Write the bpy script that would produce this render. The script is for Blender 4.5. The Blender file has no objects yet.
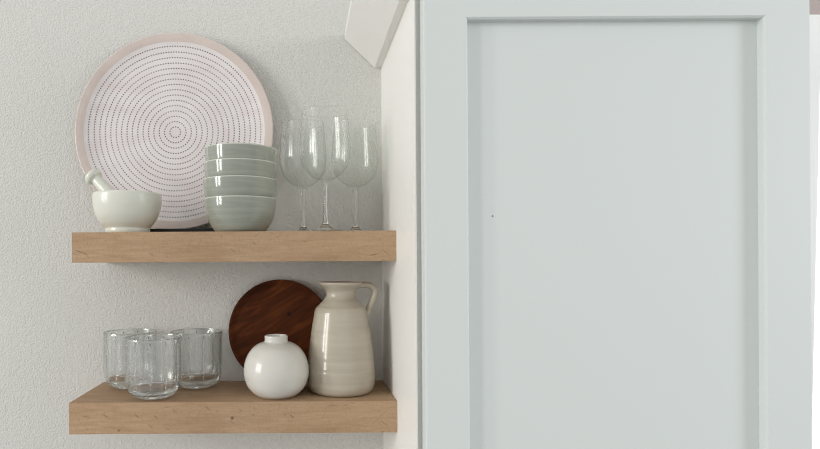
import bpy, bmesh, math, random
from mathutils import Vector, Matrix
random.seed(7)
scene = bpy.context.scene
COL = scene.collection
PI = math.pi

# ------------------------------------------------------------------ helpers
def link(o, parent=None):
    COL.objects.link(o)
    if parent is not None:
        o.parent = parent
    return o

def obj(name, bm, mat, parent=None, loc=None, smooth=True, recalc=True):
    me = bpy.data.meshes.new(name)
    if recalc:
        bmesh.ops.recalc_face_normals(bm, faces=bm.faces[:])
    bm.to_mesh(me); bm.free()
    if smooth:
        for p in me.polygons: p.use_smooth = True
    me.materials.append(mat)
    o = bpy.data.objects.new(name, me)
    link(o, parent)
    if loc is not None: o.location = loc
    return o

def empty(name, loc, rot=(0, 0, 0)):
    o = bpy.data.objects.new(name, None)
    o.empty_display_size = 0.02
    link(o); o.location = loc; o.rotation_euler = rot
    return o

def tag(o, label=None, cat=None, group=None, kind=None):
    if label: o['label'] = label
    if cat: o['category'] = cat
    if group: o['group'] = group
    if kind: o['kind'] = kind
    return o

def spline(pts, n):
    """Catmull-Rom through 2-D / 3-D points; a repeated point makes a sharp corner."""
    P = [Vector(p) for p in pts]
    P = [P[0] * 2 - P[1]] + P + [P[-1] * 2 - P[-2]]
    out = []
    for i in range(1, len(P) - 2):
        p0, p1, p2, p3 = P[i-1], P[i], P[i+1], P[i+2]
        if (p2 - p1).length < 1e-9: continue
        for k in range(n):
            t = k / n
            out.append(0.5 * ((2*p1) + (p2-p0)*t + (2*p0-5*p1+4*p2-p3)*t*t + (3*p1-p0-3*p2+p3)*t**3))
    out.append(P[-2].copy())
    return out

def lathe(prof, seg=96, closed=False, fn=None):
    """Revolve (r, z) points round Z. r = 0 gives a pole. fn(r, z, angle, i) may change the radius."""
    bm = bmesh.new(); rings = []
    for i, (r, z) in enumerate(prof):
        if r < 1e-7:
            rings.append([bm.verts.new((0, 0, z))]); continue
        ring = []
        for k in range(seg):
            a = 2*PI*k/seg
            rr = fn(r, z, a, i) if fn else r
            ring.append(bm.verts.new((rr*math.cos(a), rr*math.sin(a), z)))
        rings.append(ring)
    pairs = list(zip(rings[:-1], rings[1:]))
    if closed: pairs.append((rings[-1], rings[0]))
    for A, B in pairs:
        if len(A) == 1 and len(B) == 1: continue
        for k in range(seg):
            k2 = (k+1) % seg
            if len(A) == 1: bm.faces.new((A[0], B[k], B[k2]))
            elif len(B) == 1: bm.faces.new((A[k], A[k2], B[0]))
            else: bm.faces.new((A[k], A[k2], B[k2], B[k]))
    return bm

def add_box(bm, lo, hi):
    x0, y0, z0 = lo; x1, y1, z1 = hi
    v = [bm.verts.new(c) for c in ((x0,y0,z0),(x1,y0,z0),(x1,y1,z0),(x0,y1,z0),(x0,y0,z1),(x1,y0,z1),(x1,y1,z1),(x0,y1,z1))]
    for f in ((3,2,1,0),(4,5,6,7),(0,1,5,4),(1,2,6,5),(2,3,7,6),(3,0,4,7)):
        bm.faces.new([v[i] for i in f])

def bevel(bm, w, seg=2):
    e = [e for e in bm.edges if e.calc_face_angle(0) > 0.5]
    bmesh.ops.bevel(bm, geom=e, offset=w, segments=seg, profile=0.5, affect='EDGES')

def tube(path, radii, seg=20, flat=None, cap=True):
    """Sweep an ellipse along a 3-D path lying roughly in one XZ plane. radii: (half-thickness in plane, half-width along Y)."""
    bm = bmesh.new(); rings = []
    n = len(path)
    for i, p in enumerate(path):
        t = (path[min(i+1, n-1)] - path[max(i-1, 0)]).normalized()
        side = Vector((0, 1, 0)); side = (side - t*side.dot(t)).normalized()
        nor = t.cross(side)
        ra, rb = radii[i] if isinstance(radii, list) else radii
        rings.append([bm.verts.new(p + nor*ra*math.cos(2*PI*k/seg) + side*rb*math.sin(2*PI*k/seg)) for k in range(seg)])
    for A, B in zip(rings[:-1], rings[1:]):
        for k in range(seg):
            bm.faces.new((A[k], A[(k+1)%seg], B[(k+1)%seg], B[k]))
    if cap:
        bm.faces.new(rings[0]); bm.faces.new(rings[-1][::-1])
    return bm

# ------------------------------------------------------------------ materials
def srgb(r, g, b):
    f = lambda c: (c/255/12.92) if c/255 <= .04045 else ((c/255+.055)/1.055)**2.4
    return (f(r), f(g), f(b), 1)

class NT:
    def __init__(s, name):
        s.m = bpy.data.materials.new(name); s.m.use_nodes = True
        s.t = s.m.node_tree; s.n = s.t.nodes; s.b = s.n['Principled BSDF']; s.out = s.n['Material Output']
        s._tc = None
    def node(s, kind, **kw):
        n = s.n.new(kind)
        for k, v in kw.items(): setattr(n, k, v)
        return n
    def l(s, a, b): s.t.links.new(a, b)
    @property
    def co(s):
        if s._tc is None: s._tc = s.node('ShaderNodeTexCoord')
        return s._tc.outputs['Object']
    def mapping(s, loc=(0,0,0), rot=(0,0,0), scale=(1,1,1), vtype='POINT', src=None):
        m = s.node('ShaderNodeMapping', vector_type=vtype)
        m.inputs['Location'].default_value = loc; m.inputs['Rotation'].default_value = rot; m.inputs['Scale'].default_value = scale
        s.l(src or s.co, m.inputs['Vector']); return m.outputs[0]
    def noise(s, scale, detail=3, rough=.5, vec=None, dist=0):
        n = s.node('ShaderNodeTexNoise'); n.inputs['Scale'].default_value = scale; n.inputs['Detail'].default_value = detail
        n.inputs['Roughness'].default_value = rough; n.inputs['Distortion'].default_value = dist
        s.l(vec or s.co, n.inputs['Vector']); return n.outputs['Fac']
    def math(s, op, a, b=None, c=None):
        n = s.node('ShaderNodeMath', operation=op)
        for i, v in enumerate((a, b, c)):
            if v is None: continue
            if isinstance(v, (int, float)): n.inputs[i].default_value = v
            else: s.l(v, n.inputs[i])
        return n.outputs[0]
    def ramp(s, fac, stops):
        r = s.node('ShaderNodeValToRGB'); e = r.color_ramp.elements
        while len(e) < len(stops): e.new(.5)
        for el, (p, c) in zip(e, stops): el.position = p; el.color = c
        s.l(fac, r.inputs[0]); return r.outputs[0]
    def range(s, v, a, b, c=0, d=1):
        n = s.node('ShaderNodeMapRange'); n.clamp = True
        for i, x in enumerate((a, b, c, d)): n.inputs[i+1].default_value = x
        s.l(v, n.inputs[0]); return n.outputs[0]
    def mix(s, fac, a, b, mode='MIX'):
        n = s.node('ShaderNodeMix', data_type='RGBA', blend_type=mode)
        for sock, v in ((n.inputs[0], fac), (n.inputs[6], a), (n.inputs[7], b)):
            if isinstance(v, (int, float, tuple)): sock.default_value = v
            else: s.l(v, sock)
        return n.outputs[2]
    def bump(s, h, strength, dist=.001):
        n = s.node('ShaderNodeBump'); n.inputs['Strength'].default_value = strength; n.inputs['Distance'].default_value = dist
        s.l(h, n.inputs['Height']); s.l(n.outputs[0], s.b.inputs['Normal'])
    def set(s, color=None, rough=None, coat=None, spec=None):
        if color is not None:
            if isinstance(color, tuple): s.b.inputs['Base Color'].default_value = color
            else: s.l(color, s.b.inputs['Base Color'])
        if rough is not None:
            if isinstance(rough, (int, float)): s.b.inputs['Roughness'].default_value = rough
            else: s.l(rough, s.b.inputs['Roughness'])
        if coat is not None:
            s.b.inputs['Coat Weight'].default_value = coat; s.b.inputs['Coat Roughness'].default_value = .06
        if spec is not None: s.b.inputs['Specular IOR Level'].default_value = spec
        return s.m

def wall_material(name, c, bump=.55):
    w = NT(name)
    n1 = w.noise(300, 2, .6); n2 = w.noise(110, 2)
    h = w.math('ADD', n1, w.math('MULTIPLY', n2, .5))
    w.bump(h, bump, .0024)
    return w.set(c, .75, spec=.25)

def paint(name, c, rough=.38):
    p = NT(name)
    p.bump(p.noise(90, 2), .04, .0006)
    return p.set(c, rough, spec=.4)

def oak(name, marks=()):
    w = NT(name)
    v = w.mapping(scale=(3.0, 26, 26))
    grain = w.noise(4.5, 6, .62, v, 1.1)
    v2 = w.mapping(scale=(14, 240, 240))
    fine = w.noise(3.0, 4, .6, v2)
    broad = w.noise(5, 2, .5)
    col = w.ramp(grain, [(.28, srgb(164, 133, 103)), (.5, srgb(179, 148, 117)), (.74, srgb(192, 162, 132))])
    col = w.mix(w.range(fine, .35, .7, .0, .32), col, srgb(146, 112, 84))
    col = w.mix(w.range(broad, .3, .7, 0, .22), col, srgb(200, 178, 148))
    # short slanting tool marks and pores
    v3 = w.mapping(scale=(40, 150, 230), src=w.mapping(rot=(0, math.radians(-35), 0)))
    dash = w.range(w.noise(1.0, 2, .5, v3), .655, .72)
    patch = w.range(w.noise(11, 1, .5), .46, .6)
    dash = w.math('MULTIPLY', dash, patch)
    col = w.mix(w.math('MULTIPLY', dash, .62), col, srgb(104, 74, 52))
    pore = w.range(w.noise(1.0, 2, .6, w.mapping(scale=(620, 620, 190))), .52, .72)
    col = w.mix(w.math('MULTIPLY', pore, .30), col, srgb(132, 100, 76))
    for (x, z, ang, l, wd, k) in marks:
        m = w.mapping(loc=(x, SF, z), rot=(0, -math.radians(ang), 0), scale=(l, .03, wd), vtype='TEXTURE')
        g = w.node('ShaderNodeTexGradient', gradient_type='SPHERICAL'); w.l(m, g.inputs[0])
        f = w.range(g.outputs['Fac'], 0, .8, 0, k*.8)
        col = w.mix(f, col, srgb(86, 58, 40))
    w.bump(w.math('SUBTRACT', grain, w.math('MULTIPLY', dash, 1.5)), .35, .0006)
    return w.set(col, .62, spec=.3)

def glaze(name, c, c2, scale=(6, 6, 60), amount=.5, rough=.14, coat=.4, bump=.0, speck=None):
    g = NT(name)
    n = g.noise(1.0, 4, .6, g.mapping(scale=scale))
    col = g.mix(g.range(n, .35, .68, 0, amount), c, c2)
    if speck:
        s = g.range(g.noise(260, 1, .5), .74, .8, 0, .5)
        col = g.mix(s, col, speck)
    if bump: g.bump(n, bump, .0015)
    return g.set(col, rough, coat)

def clear_glass(name, solid=0.0, ior=1.45, edge=.6, f0=.035, rough=.17):
    '''Thin-walled clear glass: see-through with a mirror sheen that grows towards grazing angles, plus a share of true refraction.'''
    g = NT(name); g.n.remove(g.b)
    tr = g.node('ShaderNodeBsdfTransparent'); tr.inputs[0].default_value = (.985, .99, .985, 1)
    gl = g.node('ShaderNodeBsdfGlossy'); gl.inputs['Roughness'].default_value = rough
    lw = g.node('ShaderNodeLayerWeight'); lw.inputs[0].default_value = .5
    f = g.math('ADD', g.math('MULTIPLY', g.math('POWER', lw.outputs['Facing'], 5.0), edge), f0)
    mx = g.node('ShaderNodeMixShader'); g.l(f, mx.inputs[0]); g.l(tr.outputs[0], mx.inputs[1]); g.l(gl.outputs[0], mx.inputs[2])
    out = mx.outputs[0]
    if solid:
        rf = g.node('ShaderNodeBsdfGlass'); rf.inputs['IOR'].default_value = ior; rf.inputs['Roughness'].default_value = .0
        m2 = g.node('ShaderNodeMixShader'); m2.inputs[0].default_value = solid; g.l(out, m2.inputs[1]); g.l(rf.outputs[0], m2.inputs[2]); out = m2.outputs[0]
    g.l(out, g.out.inputs['Surface'])
    return g.m

M_wall = wall_material('warm_white_wall', srgb(217, 217, 212), .85)
M_taupe = wall_material('shaded_wall_tone', srgb(176, 164, 160), .15)  # wall tone with its shade carried in the colour
M_cab = paint('white_cabinet_paint', srgb(241, 240, 236))
M_door = paint('cool_white_door_paint', srgb(213, 219, 217))
M_casing = paint('white_casing_paint', srgb(230, 231, 230))
M_glass = clear_glass('stemware_glass')
def real_glass(name, ior):
    g = NT(name); g.n.remove(g.b)
    rf = g.node('ShaderNodeBsdfGlass'); rf.inputs['IOR'].default_value = ior; rf.inputs['Roughness'].default_value = 0.0
    rf.inputs['Color'].default_value = (.992, .995, .992, 1)
    g.l(rf.outputs[0], g.out.inputs['Surface']); return g.m
M_tumbler = clear_glass('tumbler_glass', 0, 1.45, .95, .15, .2)
M_stem = real_glass('stem_glass', 1.45)
M_pane = clear_glass('window_glass')
M_black = NT('black_matte').set(srgb(22, 22, 26), .45)
M_bowl = glaze('sage_glaze', srgb(162, 166, 155), srgb(139, 144, 133), (8, 8, 120), .8, .13, .5, .05)
M_lip = glaze('pale_lip_glaze', srgb(205, 210, 198), srgb(188, 194, 182), (20, 20, 60), .5, .15, .4)
M_mortar = glaze('mortar_porcelain', srgb(222, 223, 212), srgb(212, 214, 202), (9, 9, 14), .5, .30, .15)
M_vase = glaze('white_vase_glaze', srgb(216, 214, 207), srgb(208, 206, 198), (9, 9, 18), .5, .2, .15)
M_pitcher = glaze('cream_pitcher_glaze', srgb(190, 182, 166), srgb(170, 162, 145), (7, 7, 75), .7, .2, .2, .12)

def dotted_plate():
    p = NT('dotted_plate_glaze')
    sep = p.node('ShaderNodeSeparateXYZ'); p.l(p.co, sep.inputs[0])
    x, y = sep.outputs[0], sep.outputs[1]
    r = p.math('SQRT', p.math('ADD', p.math('MULTIPLY', x, x), p.math('MULTIPLY', y, y)))
    th = p.math('ADD', p.math('DIVIDE', p.math('ARCTAN2', y, x), 2*PI), 1.0)
    s = .00988
    q = p.math('DIVIDE', r, s)
    k = p.math('FLOOR', p.math('ADD', q, .5))
    ring = p.range(p.math('ABSOLUTE', p.math('SUBTRACT', q, k)), .075, .125, 1, 0)
    n = p.math('ROUND', p.math('MULTIPLY', k, 2*PI*s/.0047))
    a = p.math('FRACT', p.math('ADD', p.math('MULTIPLY', th, n), p.math('MULTIPLY', k, .37)))
    dash = p.range(p.math('ABSOLUTE', p.math('SUBTRACT', a, .5)), .22, .30, 1, 0)
    lim = p.math('MULTIPLY', p.math('GREATER_THAN', k, .5), p.math('LESS_THAN', k, 16.5))
    m = p.math('MULTIPLY', p.math('MULTIPLY', ring, dash), lim)
    m = p.math('MULTIPLY', m, p.range(p.noise(14, 3), .3, .7, .72, 1.0))
    streak = p.noise(1.0, 3, .55, p.mapping(scale=(14, 34, 14), rot=(0, 0, .6)))
    base = p.mix(p.range(streak, .35, .7, 0, 1), srgb(238, 233, 232), srgb(229, 219, 219))
    return p.set(p.mix(m, base, srgb(66, 66, 76)), .2, .35)
M_plate = dotted_plate()
M_rim = glaze('blush_rim_glaze', srgb(220, 207, 199), srgb(209, 194, 187), (16, 16, 16), .7, .22, .3)

def walnut():
    w = NT('dark_walnut')
    v = w.mapping(scale=(7, 50, 7), src=w.mapping(rot=(0, 0, math.radians(-30))))
    g = w.noise(1.3, 6, .62, v, 1.4)
    col = w.ramp(g, [(.3, srgb(54, 24, 6)), (.48, srgb(84, 40, 14)), (.66, srgb(116, 62, 26)), (.78, srgb(74, 34, 10))])
    b = w.noise(6, 2)
    col = w.mix(w.range(b, .35, .65, 0, .55), col, srgb(62, 29, 12))
    # small dark knot
    m = w.mapping(loc=(.0165, .031, .01), rot=(0, 0, -.5), scale=(.006, .0045, .05), vtype='TEXTURE')
    gr = w.node('ShaderNodeTexGradient', gradient_type='SPHERICAL'); w.l(m, gr.inputs[0])
    col = w.mix(w.range(gr.outputs['Fac'], 0, .5, 0, .85), col, srgb(30, 15, 10))
    w.bump(g, .15, .0005)
    return w.set(col, .5, spec=.12)
M_walnut = walnut()

# ------------------------------------------------------------------ setting
# wall plane y = 0; camera 1.1 m in front of it
bm = bmesh.new()
WX = .89
add_box(bm, (-2.4, 0, -1.3), (WX, .12, 1.5))
add_box(bm, (WX, 0, .41), (2.4, .12, 1.5))
add_box(bm, (WX, 0, -1.3), (2.4, .12, -.75))
add_box(bm, (1.85, 0, -.75), (2.4, .12, .41))
tag(obj('wall_back', bm, M_wall, smooth=False), kind='structure')

bm = bmesh.new()      # board above the window, coloured taupe to stand for shaded wall
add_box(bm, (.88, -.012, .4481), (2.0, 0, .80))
tag(obj('shaded_wall_1', bm, M_taupe, smooth=False), kind='structure')

bm = bmesh.new()      # casing: head board, slightly raking left board, right board, sill
add_box(bm, (.960, -.018, .345), (1.95, 0, .448))
v = [bm.verts.new(c) for c in ((.85,-.018,-.75),(.9185,-.018,-.75),(.9540,-.018,.448),(.85,-.018,.448),
                               (.85,0,-.75),(.9185,0,-.75),(.9540,0,.448),(.85,0,.448))]
for f in ((0,1,2,3),(7,6,5,4),(0,4,5,1),(1,5,6,2),(2,6,7,3),(3,7,4,0)): bm.faces.new([v[i] for i in f])
add_box(bm, (1.82, -.018, -.75), (1.95, 0, .345))
add_box(bm, (.85, -.045, -.80), (1.95, 0, -.751))
tag(obj('trim_2', bm, M_casing, smooth=False), kind='structure')

bm = bmesh.new()
add_box(bm, (.892, .07, -.748), (1.848, .076, .408))
tag(obj('window_1', bm, M_pane, smooth=False), kind='structure')

# ------------------------------------------------------------------ cabinet
CX, CR = .1480, .652            # left and right side planes
CF = -.324                      # face-frame front
DB, DF = -.327, -.350           # door back and front
cab = tag(empty('wall_cabinet', (.40, 0, -.52)),
          'tall white shaker wall cabinet with a recessed panel door, right of the oak shelves', 'cabinet')
def cobj(name, bm, mat, parent=None, smooth=False):
    for vv in bm.verts: vv.co -= cab.location
    return obj(name, bm, mat, parent or cab, smooth=smooth)
bm = bmesh.new()                 # box with thin side skins added proud of the face frame to shade the reveal
add_box(bm, (CX, CF+.0265, -.52), (CR, 0, .425))
add_box(bm, (CX, CF, -.52), (CX+.0018, CF+.0266, .425)); add_box(bm, (CR-.0018, CF, -.52), (CR, CF+.0266, .425))
cobj('carcass', bm, M_cab)
bm = bmesh.new(); add_box(bm, (CX+.0019, CF+.0035, -.52), (CR-.0019, CF+.0265, .424)); cobj('face_frame', bm, M_cab)

# door: frame with a stepped recess (outer edge eased, inner edge eased)
def door_frame():
    bm = bmesh.new()
    X0, X1, Z0, Z1 = .1553, .6470, -.515, .356
    x0, x1, z0, z1 = .2112, .5880, -.455, .308
    e, c = .0022, .0022
    loops = [
        ((X0, X1, Z0, Z1), DB), ((X0, X1, Z0, Z1), DF+e), ((X0+e*.3, X1-e*.3, Z0+e*.3, Z1-e*.3), DF+e*.3), ((X0+e, X1-e, Z0+e, Z1-e), DF),
        ((x0-c, x1+c, z0-c, z1+c), DF), ((x0, x1, z0, z1), DF+c), ((x0, x1, z0, z1), DB)]
    R = []
    for (a, b, lo, hi), y in loops:
        R.append([bm.verts.new(q) for q in ((a, y, lo), (b, y, lo), (b, y, hi), (a, y, hi))])
    R2 = R + [R[0]]
    for A, B in zip(R2[:-1], R2[1:]):
        for k in range(4):
            bm.faces.new((A[k], A[(k+1)%4], B[(k+1)%4], B[k]))
    return bm
door = cobj('door', door_frame(), M_door)
# door panel with the tiny dent mark the photo shows
pm = NT('door_panel_paint')
mk = pm.mapping(loc=(.2452-.40, -.338, .0577+.52), scale=(.0016, .2, .0016), vtype='TEXTURE')
gr = pm.node('ShaderNodeTexGradient', gradient_type='SPHERICAL'); pm.l(mk, gr.inputs[0])
pm.bump(pm.noise(90, 2), .04, .0006)
M_panel = pm.set(pm.mix(pm.range(gr.outputs['Fac'], 0, .35, 0, .9), srgb(213, 219, 217), srgb(120, 126, 124)), .38, spec=.4)
bm = bmesh.new(); add_box(bm, (.2104, DF+.012, -.456), (.5888, DB+.004, .309)); cobj('panel', bm, M_panel, door)

# crown moulding: along the side, mitred round the front corner
prof = [(0, .361), (.0124, .361), (.0140, .3625), (.0674, .4145), (.0680, .4165), (.0680, .424), (0, .424)]
bm = bmesh.new()
stations = [lambda o: (CX-o, -.0015), lambda o: (CX-o, CF-o), lambda o: (CR, CF-o)]
R = [[bm.verts.new((*st(o), z)) for (o, z) in prof] for st in stations]
for A, B in zip(R[:-1], R[1:]):
    for k in range(len(prof)):
        k2 = (k+1) % len(prof); bm.faces.new((A[k], A[k2], B[k2], B[k]))
bm.faces.new(R[0]); bm.faces.new(R[-1][::-1])
cobj('crown_moulding', bm, M_cab)

# ------------------------------------------------------------------ shelves
SF = -.165
def shelf(x0, x1, z0, z1, mat, label):
    cx, cz = (x0+x1)/2, z0
    bm = bmesh.new(); add_box(bm, (x0-cx, SF, 0), (x1-cx, 0, z1-z0)); bevel(bm, .0012, 2)
    o = obj('floating_shelf', bm, mat, loc=(cx, 0, cz), smooth=False)
    return tag(o, label, 'shelf', 'floating oak shelves')
UT, LT = .0491, -.2212
UX0, LX0, SX1 = -.3662, -.3722, .1477
ucx, lcx = (UX0+SX1)/2, (LX0+SX1)/2
def um(px, py, ang, l, w, k):     # marks on the shelf fronts, in shelf coordinates (metres)
    return (px, py, ang, l, w, k)
marksU = [um(-.246, .018, -22, .009, .0012, .9), um(-.236, .014, -30, .008, .0010, .7), um(.222, .010, 12, .010, .0012, .8),
          um(.112, .032, -35, .004, .0012, .6), um(.036, .042, 30, .007, .001, .55), um(-.02, .04, -40, .005, .001, .5), um(.070, .040, 20, .006, .001, .5)]
marksL = [um(-.1137-lcx, .0245, 80, .0045, .0036, .95), um(-.2935-lcx, .0058, 30, .0038, .0026, .8), um(-.235-lcx, .0265, -50, .006, .0014, .7),
          um(-.153-lcx, .0405, -48, .006, .0012, .8), um(-.137-lcx, .035, -45, .004, .001, .6), um(-.205-lcx, .036, -42, .006, .0012, .65),
          um(-.218-lcx, .0425, 5, .006, .001, .55), um(-.265-lcx, .0285, -40, .007, .0012, .75), um(-.315-lcx, .029, -32, .009, .0012, .7),
          um(-.345-lcx, .0275, -16, .010, .0012, .6), um(-.019-lcx, .0265, -40, .007, .0014, .75), um(-.030-lcx, .0300, -20, .004, .0012, .6),
          um(-.100-lcx, .0365, -35, .005, .0012, .55), um(-.078-lcx, .0385, -70, .004, .001, .45), um(.045-lcx, .0430, 4, .012, .0014, .5),
          um(.066-lcx, .0440, 0, .008, .001, .5), um(.120-lcx, .0245, 44, .026, .0006, .45), um(-.215-lcx, .007, -20, .004, .0012, .55)]
shelf(UX0, SX1, .0011, UT, oak('upper_shelf_oak', marksU), 'upper oak floating shelf, holding the dotted plate, bowls and wine glasses')
shelf(LX0, SX1, -.2710, LT, oak('lower_shelf_oak', marksL), 'lower oak floating shelf, holding the tumblers, vase and pitcher')

# ------------------------------------------------------------------ plate and its rest
bm = bmesh.new(); add_box(bm, (-.063, -.024, 0), (.068, .018, .0108)); bevel(bm, .001, 2)
tag(obj('plate_rest', bm, M_black, loc=(-.2060, -.036, UT+.0002), smooth=False),
    'thin flat black slab lying on the upper shelf beneath the dotted plate', 'plate rest')

PR = .1808
tilt = math.asin(.012/(2*PR))
plate_c = Vector((-.2338, -.0250, UT+.0112+PR*math.cos(tilt)))
plate = tag(empty('dotted_plate', plate_c, (PI/2 - tilt, 0, 0)),
            'large round white plate with rings of dark dots and blush rim leaning on wall', 'plate')
# local +Z faces the room; rim plane at z = 0, dish behind it
rb = .1655
front = spline([(0.0001, -.0120), (.05, -.0119), (.10, -.0115), (.135, -.0104), (.150, -.0082), (.160, -.0056), (rb, -.0036)], 8)
bm = lathe([(0, -.0120)] + [(p.x, p.y) for p in front[1:]], 128)
obj('dish', bm, M_plate, plate)
rimp = spline([(rb, -.0036), (.1715, -.0018), (.1762, -.0008), (.1793, -.0003), (PR, -.0010), (.1803, -.0028), (.174, -.0060), (.160, -.0106), (.140, -.0150), (.115, -.0165)], 5)
back = [(p.x, p.y) for p in rimp] + [(.112, -.0205), (.106, -.0205), (.104, -.0170), (.05, -.0168), (0, -.0168)]
obj('rim', lathe(back, 128), M_rim, plate)

# ------------------------------------------------------------------ mortar and pestle
mortar = tag(empty('mortar', (-.2938, -.110, UT)), 'pale porcelain mortar bowl at the left end of the upper shelf', 'mortar'); mortar.scale = (.972, .972, 1)
foot = [(0, .0012), (.030, .0012), (.0315, 0), (.0355, 0), (.0367, .0012), (.0369, .0060), (.0366, .0088)]
obj('foot', lathe(foot, 80), M_mortar, mortar)
mo = spline([(.0366, .0088), (.0392, .0118), (.0452, .0185), (.0520, .0300), (.0562, .0440), (.0577, .0560), (.0574, .0640), (.0562, .0666), (.0546, .0668), (.0535, .0655),
             (.0535, .0560), (.0515, .0420), (.0460, .0300), (.0360, .0200), (.0200, .0150), (.0001, .0140)], 6)
obj('bowl', lathe([(max(p.x, 0), p.y) for p in mo[:-1]] + [(0, .0140)], 80), M_mortar, mortar)

knob = Vector((-.3565, -.0920, .1475)); tip = Vector((-.2800, -.1160, .0735))
ax = (knob - tip); L = ax.length
pestle = tag(empty('pestle', tip), 'pale porcelain pestle standing in the mortar with its round knob leaning left', 'pestle')
pestle.rotation_mode = 'QUATERNION'; pestle.rotation_quaternion = Vector((0, 0, 1)).rotation_difference(ax.normalized())
sh = spline([(.0001, -.004), (.0085, -.002), (.0130, .006), (.0135, .016), (.0128, .030), (.0118, .055), (.0106, .080), (.0092, L-.012), (.0088, L-.0075)], 6)
obj('shaft', lathe([(0, -.004)] + [(p.x, p.y) for p in sh[1:]], 48), M_mortar, pestle)
kn = spline([(.0088, L-.0075), (.0100, L-.0062), (.0132, L-.0048), (.0152, L-.0010), (.0150, L+.0030), (.0125, L+.0060), (.0060, L+.0076), (.0001, L+.0080)], 6)
obj('knob', lathe([(p.x, p.y) for p in kn[:-1]] + [(0, L+.0080)], 48), M_mortar, pestle)

# ------------------------------------------------------------------ bowls
outer = [(.0330, 0), (.0385, .0006), (.0430, .0036), (.0478, .0100), (.0517, .0160), (.0547, .0225), (.0567, .0285), (.0581, .0345), (.0593, .0425), (.0599, .0500), (.0601, .0545)]
lipo = [(.0601, .0545), (.0600, .0558), (.0591, .0563), (.0581, .0560), (.0577, .0548)]
inner = [(.0577, .0548), (.0570, .0450), (.0553, .0345), (.0520, .0240), (.0455, .0140), (.0360, .0080), (.0200, .0055), (.0001, .0050)]
def wob(seed, amp):
    ph = [random.Random(seed+i).uniform(0, 6.28) for i in range(3)]
    return lambda r, z, a, i: r*(1 + amp*(z/.056)*(math.sin(2*a+ph[0]) + .6*math.sin(3*a+ph[1])))
def make_bowl(loc, sc, label, seed):
    b = tag(empty('stacked_bowl', loc), label, 'bowl', 'stack of four sage bowls')
    f = wob(seed, .0022)
    po = spline(outer, 4); pi = spline(inner, 4); pl = spline(lipo, 4)
    S = lambda pp: [(p.x*sc, p.y) for p in pp]
    body = [(0, 0)] + S(po); inn = S(pi)[:-1] + [(0, .0050)]
    o1 = obj('body', lathe(body, 96, fn=f), M_bowl, b)
    obj('lip', lathe(S(pl), 96, fn=f), M_lip, b)
    # inner surface belongs to the body
    bm = bmesh.new(); bm.from_mesh(o1.data); b2 = lathe(inn, 96, fn=f)
    me = bpy.data.meshes.new('tmp'); b2.to_mesh(me); b2.free(); bm.from_mesh(me); bpy.data.meshes.remove(me)
    bmesh.ops.recalc_face_normals(bm, faces=bm.faces[:]); bm.to_mesh(o1.data); bm.free()
    for p in o1.data.polygons: p.use_smooth = True
    return b
bx, by = -.1040, -.115
make_bowl((bx, by, UT), 1.0, 'sage glazed bowl at the bottom of the stack, standing on the shelf', 1)
b2 = make_bowl((bx-.0008, by, UT+.0315), 1.018, 'second sage glazed bowl from the bottom of the stack', 2)
b3 = make_bowl((bx+.0004, by, UT+.0585), 1.006, 'third sage glazed bowl from the bottom, just under the top one', 3)
b4 = make_bowl((bx+.0006, by, UT+.0826), 1.0, 'topmost sage glazed bowl of the stack of four', 4)
b3.rotation_euler = (0, math.radians(.6), 0); b4.rotation_euler = (0, math.radians(1.1), 0)

# ------------------------------------------------------------------ wine glasses
def glass_parts():
    stem_j, foot_j = .0800, .0130
    ob = spline([(.0036, 0.0800), (.0050, 0.0825), (.0130, 0.0859), (.0260, 0.0947), (.0360, 0.1074), (.0410, 0.1229), (.0420, 0.1356), (.0414, 0.1494), (.0400, 0.1671), (.0384, 0.1847), (.0374, 0.1986)], 7)
    ii = spline([(.0369, 0.1986), (.0379, 0.1847), (.0395, 0.1671), (.0409, 0.1494), (.0415, 0.1356), (.0405, 0.1232), (.0355, 0.1081), (.0255, 0.0957), (.0122, 0.0877), (.0001, 0.0860)], 7)
    bowl = [(p.x, p.y) for p in ob] + [(.0373, 0.1990), (.0370, 0.1990)] + [(p.x, p.y) for p in ii[:-1]] + [(0, 0.0860)]
    st = spline([(.0036, stem_j), (.0033, .074), (.0031, .058), (.0032, .038), (.0037, .022), (.0046, .0155), (.0062, foot_j)], 6)
    ft = spline([(.0062, foot_j), (.0085, .0098), (.0130, .0064), (.0220, .0034), (.0320, .0020), (.0356, .0016), (.0360, .0009), (.0352, 0)], 6)
    foot = [(p.x, p.y) for p in ft] + [(.030, 0), (.026, .0005), (.012, .0008), (0, .0010)]
    return bowl, [(p.x, p.y) for p in st], foot
gb, gs, gf = glass_parts()
wg = tag(empty('wine_glass', (.0372, -.132, UT+.0001)), 'front clear wine glass of the three, nearest the shelf edge', 'wine glass', 'wine glasses on the upper shelf'); wg.scale = (1, 1, .988)
obj('bowl', lathe(gb, 96), M_glass, wg)
obj('rim', lathe([(.03715+.00050*math.cos(q*PI/4), .1990+.0005*math.sin(q*PI/4)) for q in range(8)], 96, closed=True), M_stem, wg)
obj('stem', lathe(gs, 32), M_stem, wg)
obj('foot', lathe(gf, 96), M_stem, wg)
def dup(root, name, loc, label, rotz=0):
    r = root.copy(); COL.objects.link(r); r.location = loc; r.rotation_euler = (0, 0, rotz); r['label'] = label
    for ch in root.children:
        c = ch.copy(); COL.objects.link(c); c.parent = r
    return r
for loc, lab in (((.0010, -.047, UT+.0001), 'clear wine glass behind the front one, on the side of the sage bowls'),
                 ((.0940, -.047, UT+.0001), 'clear wine glass behind the front one, beside the white cabinet')):
    dup(wg, 'wine_glass', loc, lab)

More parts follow.
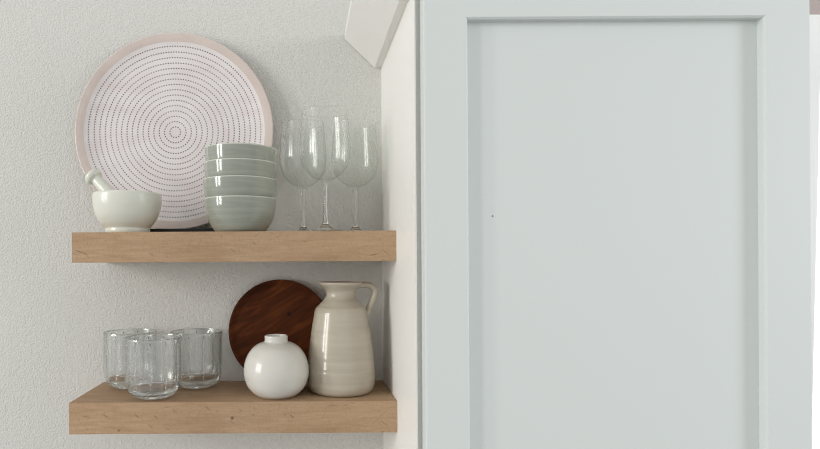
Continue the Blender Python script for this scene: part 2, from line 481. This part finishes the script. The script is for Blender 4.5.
# ------------------------------------------------------------------ tumblers
TR, TH = .0464, .1010
def flute(depth):
    def fl(r, z, a, i):
        k = min(1, max(0, (z-.010)/.016)) * min(1, max(0, (.0975-z)/.008))
        return r - depth*k*(1 - abs(math.cos(5.5*a)))
    return fl
def P2(pp): return [(p.x, p.y) for p in pp]
tw_out = spline([(.0408, .0125), (.0450, .0240), (.0464, .0380), (.0464, .0700), (.0462, .0985), (.0462, .0996), (.0458, .1008)], 7)
tw_in = spline([(.0446, .1008), (.0442, .0992), (.0442, .0700), (.0440, .0400), (.0424, .0265), (.0378, .0180)], 7)
base_p = spline([(.0378, .0180), (.0280, .0128), (.0150, .0106), (.0001, .0100)], 6)
base_o = spline([(.0001, .0006), (.0150, .0000), (.0225, .0010), (.0320, .0045), (.0408, .0125)], 6)
def tumbler(loc, label, rz):
    t = tag(empty('glass_tumbler', loc, (0, 0, rz)), label, 'tumbler', 'clear tumblers on the lower shelf'); t.scale = (1, 1, .978)
    o = obj('wall', lathe(P2(tw_out), 196, fn=flute(.0034)), M_tumbler, t)
    bm = lathe(P2(tw_in), 196, fn=flute(.0)); bm2 = bmesh.new(); bm2.from_mesh(o.data)
    me = bpy.data.meshes.new('tmp'); bm.to_mesh(me); bm.free(); bm2.from_mesh(me); bpy.data.meshes.remove(me)
    bm2.to_mesh(o.data); bm2.free()
    for p in o.data.polygons: p.use_smooth = True
    ribs = bmesh.new()               # rounded ridges between the flutes, on the inside of the wall
    for q in range(11):
        a = (q+.5)*2*PI/11; ca, sa = math.cos(a), math.sin(a)
        path = [(.0437-.0030*max(0, 1-(z-.018)/.020)**2, z) for z in [.018+.079*u/14 for u in range(15)]]
        rr = []
        for n, (pr, z) in enumerate(path):
            w_ = .0016*min(1, .25+n/3, .25+(14-n)/2)
            rr.append([ribs.verts.new(((pr+w_*.75*math.cos(t_))*ca - w_*math.sin(t_)*sa, (pr+w_*.75*math.cos(t_))*sa + w_*math.sin(t_)*ca, z)) for t_ in [2*PI*k/12 for k in range(12)]])
        for A, B in zip(rr[:-1], rr[1:]):
            for k in range(12): ribs.faces.new((A[k], A[(k+1)%12], B[(k+1)%12], B[k]))
        ribs.faces.new(rr[0][::-1]); ribs.faces.new(rr[-1])
    obj('ribbing', ribs, M_stem, t)
    obj('rim', lathe([(.0452+.0009*math.cos(q*PI/5), .1008+.0010*math.sin(q*PI/5)) for q in range(10)], 128, closed=True), M_stem, t)
    obj('base', lathe([(0, .0006)] + P2(base_o)[1:] + P2(base_p)[:-1] + [(0, .0100)], 96), M_stem, t)
    return t
tumbler((-.2475, -.1290, LT+.0001), 'front ribbed clear tumbler of the three, nearest the lower shelf edge', 0)
tumbler((-.3080, -.0500, LT+.0001), 'ribbed clear tumbler at the outer end of the lower shelf, partly behind the front one', .13)
tumbler((-.1906, -.0500, LT+.0001), 'ribbed clear tumbler behind the front one, closest to the dark wooden plate', .31)

# ------------------------------------------------------------------ bud vase
vase = tag(empty('bud_vase', (-.0452, -.122, LT)), 'small round glossy white vase with a short neck in front of the dark wooden plate', 'vase'); vase.scale = (.985, .985, .985)
vb = spline([(.0001, .0008), (.0230, .0008), (.0270, .0000), (.0300, .0006), (.0395, .0065), (.0490, .0180), (.0538, .0320), (.0548, .0430), (.0532, .0560), (.0478, .0700), (.0390, .0815), (.0290, .0880), (.0225, .0902), (.0205, .0912)], 6)
obj('body', lathe([(0, .0008)] + [(p.x, p.y) for p in vb[1:]], 96), M_vase, vase)
vn = spline([(.0205, .0912), (.0197, .0925), (.0194, .0955), (.0195, .0985), (.0192, .1008), (.0182, .1017), (.0172, .1012), (.0166, .0990), (.0162, .0930), (.0200, .0850), (.0360, .0750), (.0490, .0450), (.0400, .0150), (.0001, .0060)], 6)
obj('neck', lathe([(p.x, p.y) for p in vn[:-1]] + [(0, .006)], 96), M_vase, vase)

# ------------------------------------------------------------------ pitcher
pit = tag(empty('pitcher', (.0640, -.092, LT)), 'cream glazed ceramic pitcher with a flared rim and strap handle, beside the cabinet', 'pitcher'); pit.scale = (.99, .99, .985)
pb = spline([(.0001, .0015), (.0400, .0015), (.0440, .0000), (.0490, .0008), (.0545, .0060), (.0575, .0170), (.0587, .0330), (.0582, .0450), (.0566, .0610), (.0545, .0800), (.0517, .1000), (.0483, .1200), (.0458, .1345), (.0445, .1410), (.0426, .1458),
             (.0375, .1505), (.0310, .1570), (.0265, .1630), (.0251, .1690), (.0264, .1745), (.0312, .1800), (.0362, .1845), (.0376, .1872), (.0370, .1893), (.0352, .1898), (.0335, .1880),
             (.0245, .1790), (.0215, .1690), (.0230, .1610), (.0380, .1440), (.0480, .1000), (.0530, .0400), (.0450, .0090), (.0001, .0070)], 6)
prng = random.Random(3)
thr = [prng.uniform(-1, 1) for _ in range(60)]
def throw(r, z, a, i):
    if r < .02: return r
    k = z*260; j = int(k); f = k-j
    return r + .00035*((1-f)*thr[j % 60] + f*thr[(j+1) % 60])
obj('body', lathe([(0, .0015)] + [(p.x, p.y) for p in pb[1:-1]] + [(0, .007)], 112, fn=throw), M_pitcher, pit)
hp = spline([Vector(q) for q in ((.0255, 0, .1822), (.0340, 0, .1838), (.0440, 0, .1845), (.0535, 0, .1812), (.0585, 0, .1730), (.0565, 0, .1620), (.0510, 0, .1490), (.0450, 0, .1360), (.0415, 0, .1290))], 8)
obj('handle', tube(hp, (.0056, .0085), 20), M_pitcher, pit)

# ------------------------------------------------------------------ walnut plate
WR = .0945
wt = math.asin(.013/(2*WR))
wp = tag(obj('wooden_plate', lathe([(0, -.0060)] + [(p.x, p.y) for p in spline([(.0002, -.0060), (.05, -.0058), (.078, -.0048), (.087, -.0022), (.0920, -.0002), (WR-.0006, -.0003), (WR, -.0016), (WR-.002, -.0045), (.086, -.0100), (.078, -.0115)], 6)][1:] + [(0, -.0115)], 112), M_walnut,
         loc=(-.0425, -.0215, LT+WR*math.cos(wt)+.0008)), 'dark brown round wooden plate leaning on the wall behind the white vase', 'wooden plate')
wp.rotation_euler = (PI/2 - wt, 0, 0)

# ------------------------------------------------------------------ light
def area(name, loc, target, sx, sy, power, col):
    L = bpy.data.lights.new(name, 'AREA'); L.shape = 'RECTANGLE'; L.size = sx; L.size_y = sy; L.energy = power; L.color = col
    o = bpy.data.objects.new(name, L); link(o); o.location = loc
    o.rotation_euler = (Vector(target)-Vector(loc)).to_track_quat('-Z', 'Y').to_euler()
    return o
area('window_daylight', (-4.30, -2.70, .75), (0, -.1, 0), .55, 2.2, 64, (1.0, .985, .95))
area('window_daylight', (-4.80, -1.85, .75), (0, -.1, 0), .40, 2.2, 60, (1.0, .985, .95))
area('front_right_fill', (1.9, -4.2, .8), (.2, 0, 0), 3.0, 3.0, 5, (.94, .975, 1.0))  # broad soft fill added front right for the front-facing surfaces

area('side_window_daylight', (3.5, -1.75, .5), (.3, -.2, 0), .8, 1.6, 54, (.95, .98, 1.0))

w = bpy.data.worlds.new('room_and_sky'); scene.world = w; w.use_nodes = True
nt = w.node_tree; bg = nt.nodes['Background']
tc = nt.nodes.new('ShaderNodeTexCoord'); sp = nt.nodes.new('ShaderNodeSeparateXYZ'); nt.links.new(tc.outputs['Generated'], sp.inputs[0])
def wr(sock, a, b, c, d):
    mr = nt.nodes.new('ShaderNodeMapRange'); mr.clamp = True
    for k, v in enumerate((a, b, c, d)): mr.inputs[k+1].default_value = v
    nt.links.new(sock, mr.inputs[0]); return mr.outputs[0]
ad = nt.nodes.new('ShaderNodeMath'); ad.operation = 'ADD'
nt.links.new(wr(sp.outputs[1], .3, .6, 0, 2.0), ad.inputs[0])        # bright outdoors beyond the window wall
a2 = nt.nodes.new('ShaderNodeMath'); a2.operation = 'ADD'
nt.links.new(wr(sp.outputs[2], -.5, .3, .20, .36), a2.inputs[0])     # dim room: darker worktop, paler ceiling
nt.links.new(wr(sp.outputs[0], -.2, -.95, 0, .50), a2.inputs[1])     # bright room to the left
dt = nt.nodes.new('ShaderNodeVectorMath'); dt.operation = 'DOT_PRODUCT'
nt.links.new(tc.outputs['Generated'], dt.inputs[0]); dt.inputs[1].default_value = Vector((.55, -.78, .22)).normalized()
a3 = nt.nodes.new('ShaderNodeMath'); a3.operation = 'ADD'             # bright room behind the camera and to the right
nt.links.new(a2.outputs[0], a3.inputs[0]); nt.links.new(wr(dt.outputs['Value'], .1, 1, 0, .37), a3.inputs[1])
nt.links.new(a3.outputs[0], ad.inputs[1])
nt.links.new(ad.outputs[0], bg.inputs[1])
bg.inputs[0].default_value = (1, .995, .98, 1)

# ------------------------------------------------------------------ camera
cam = bpy.data.cameras.new('camera'); co = bpy.data.objects.new('camera', cam); link(co)
cam.sensor_fit = 'HORIZONTAL'; cam.sensor_width = 36; cam.lens = 590/820*36
cam.shift_x = (410-303)/820; cam.shift_y = (262-224.5)/820
co.location = (0, -1.1, 0); co.rotation_euler = (PI/2, .0061, 0)
cam.clip_start = .02
scene.camera = co

scene.view_settings.view_transform = 'Standard'; scene.view_settings.look = 'None'
scene.view_settings.gamma = 1; scene.view_settings.use_curve_mapping = False
scene.view_settings.exposure = 0.0
cy = scene.cycles
cy.max_bounces = 24; cy.transmission_bounces = 24; cy.glossy_bounces = 8; cy.diffuse_bounces = 6; cy.transparent_max_bounces = 32
cy.use_denoising = True; cy.use_adaptive_sampling = False; cy.denoising_prefilter = 'FAST'; cy.denoising_input_passes = 'RGB_ALBEDO_NORMAL'
cy.pixel_filter_type = 'BLACKMAN_HARRIS'; cy.filter_width = 1.1
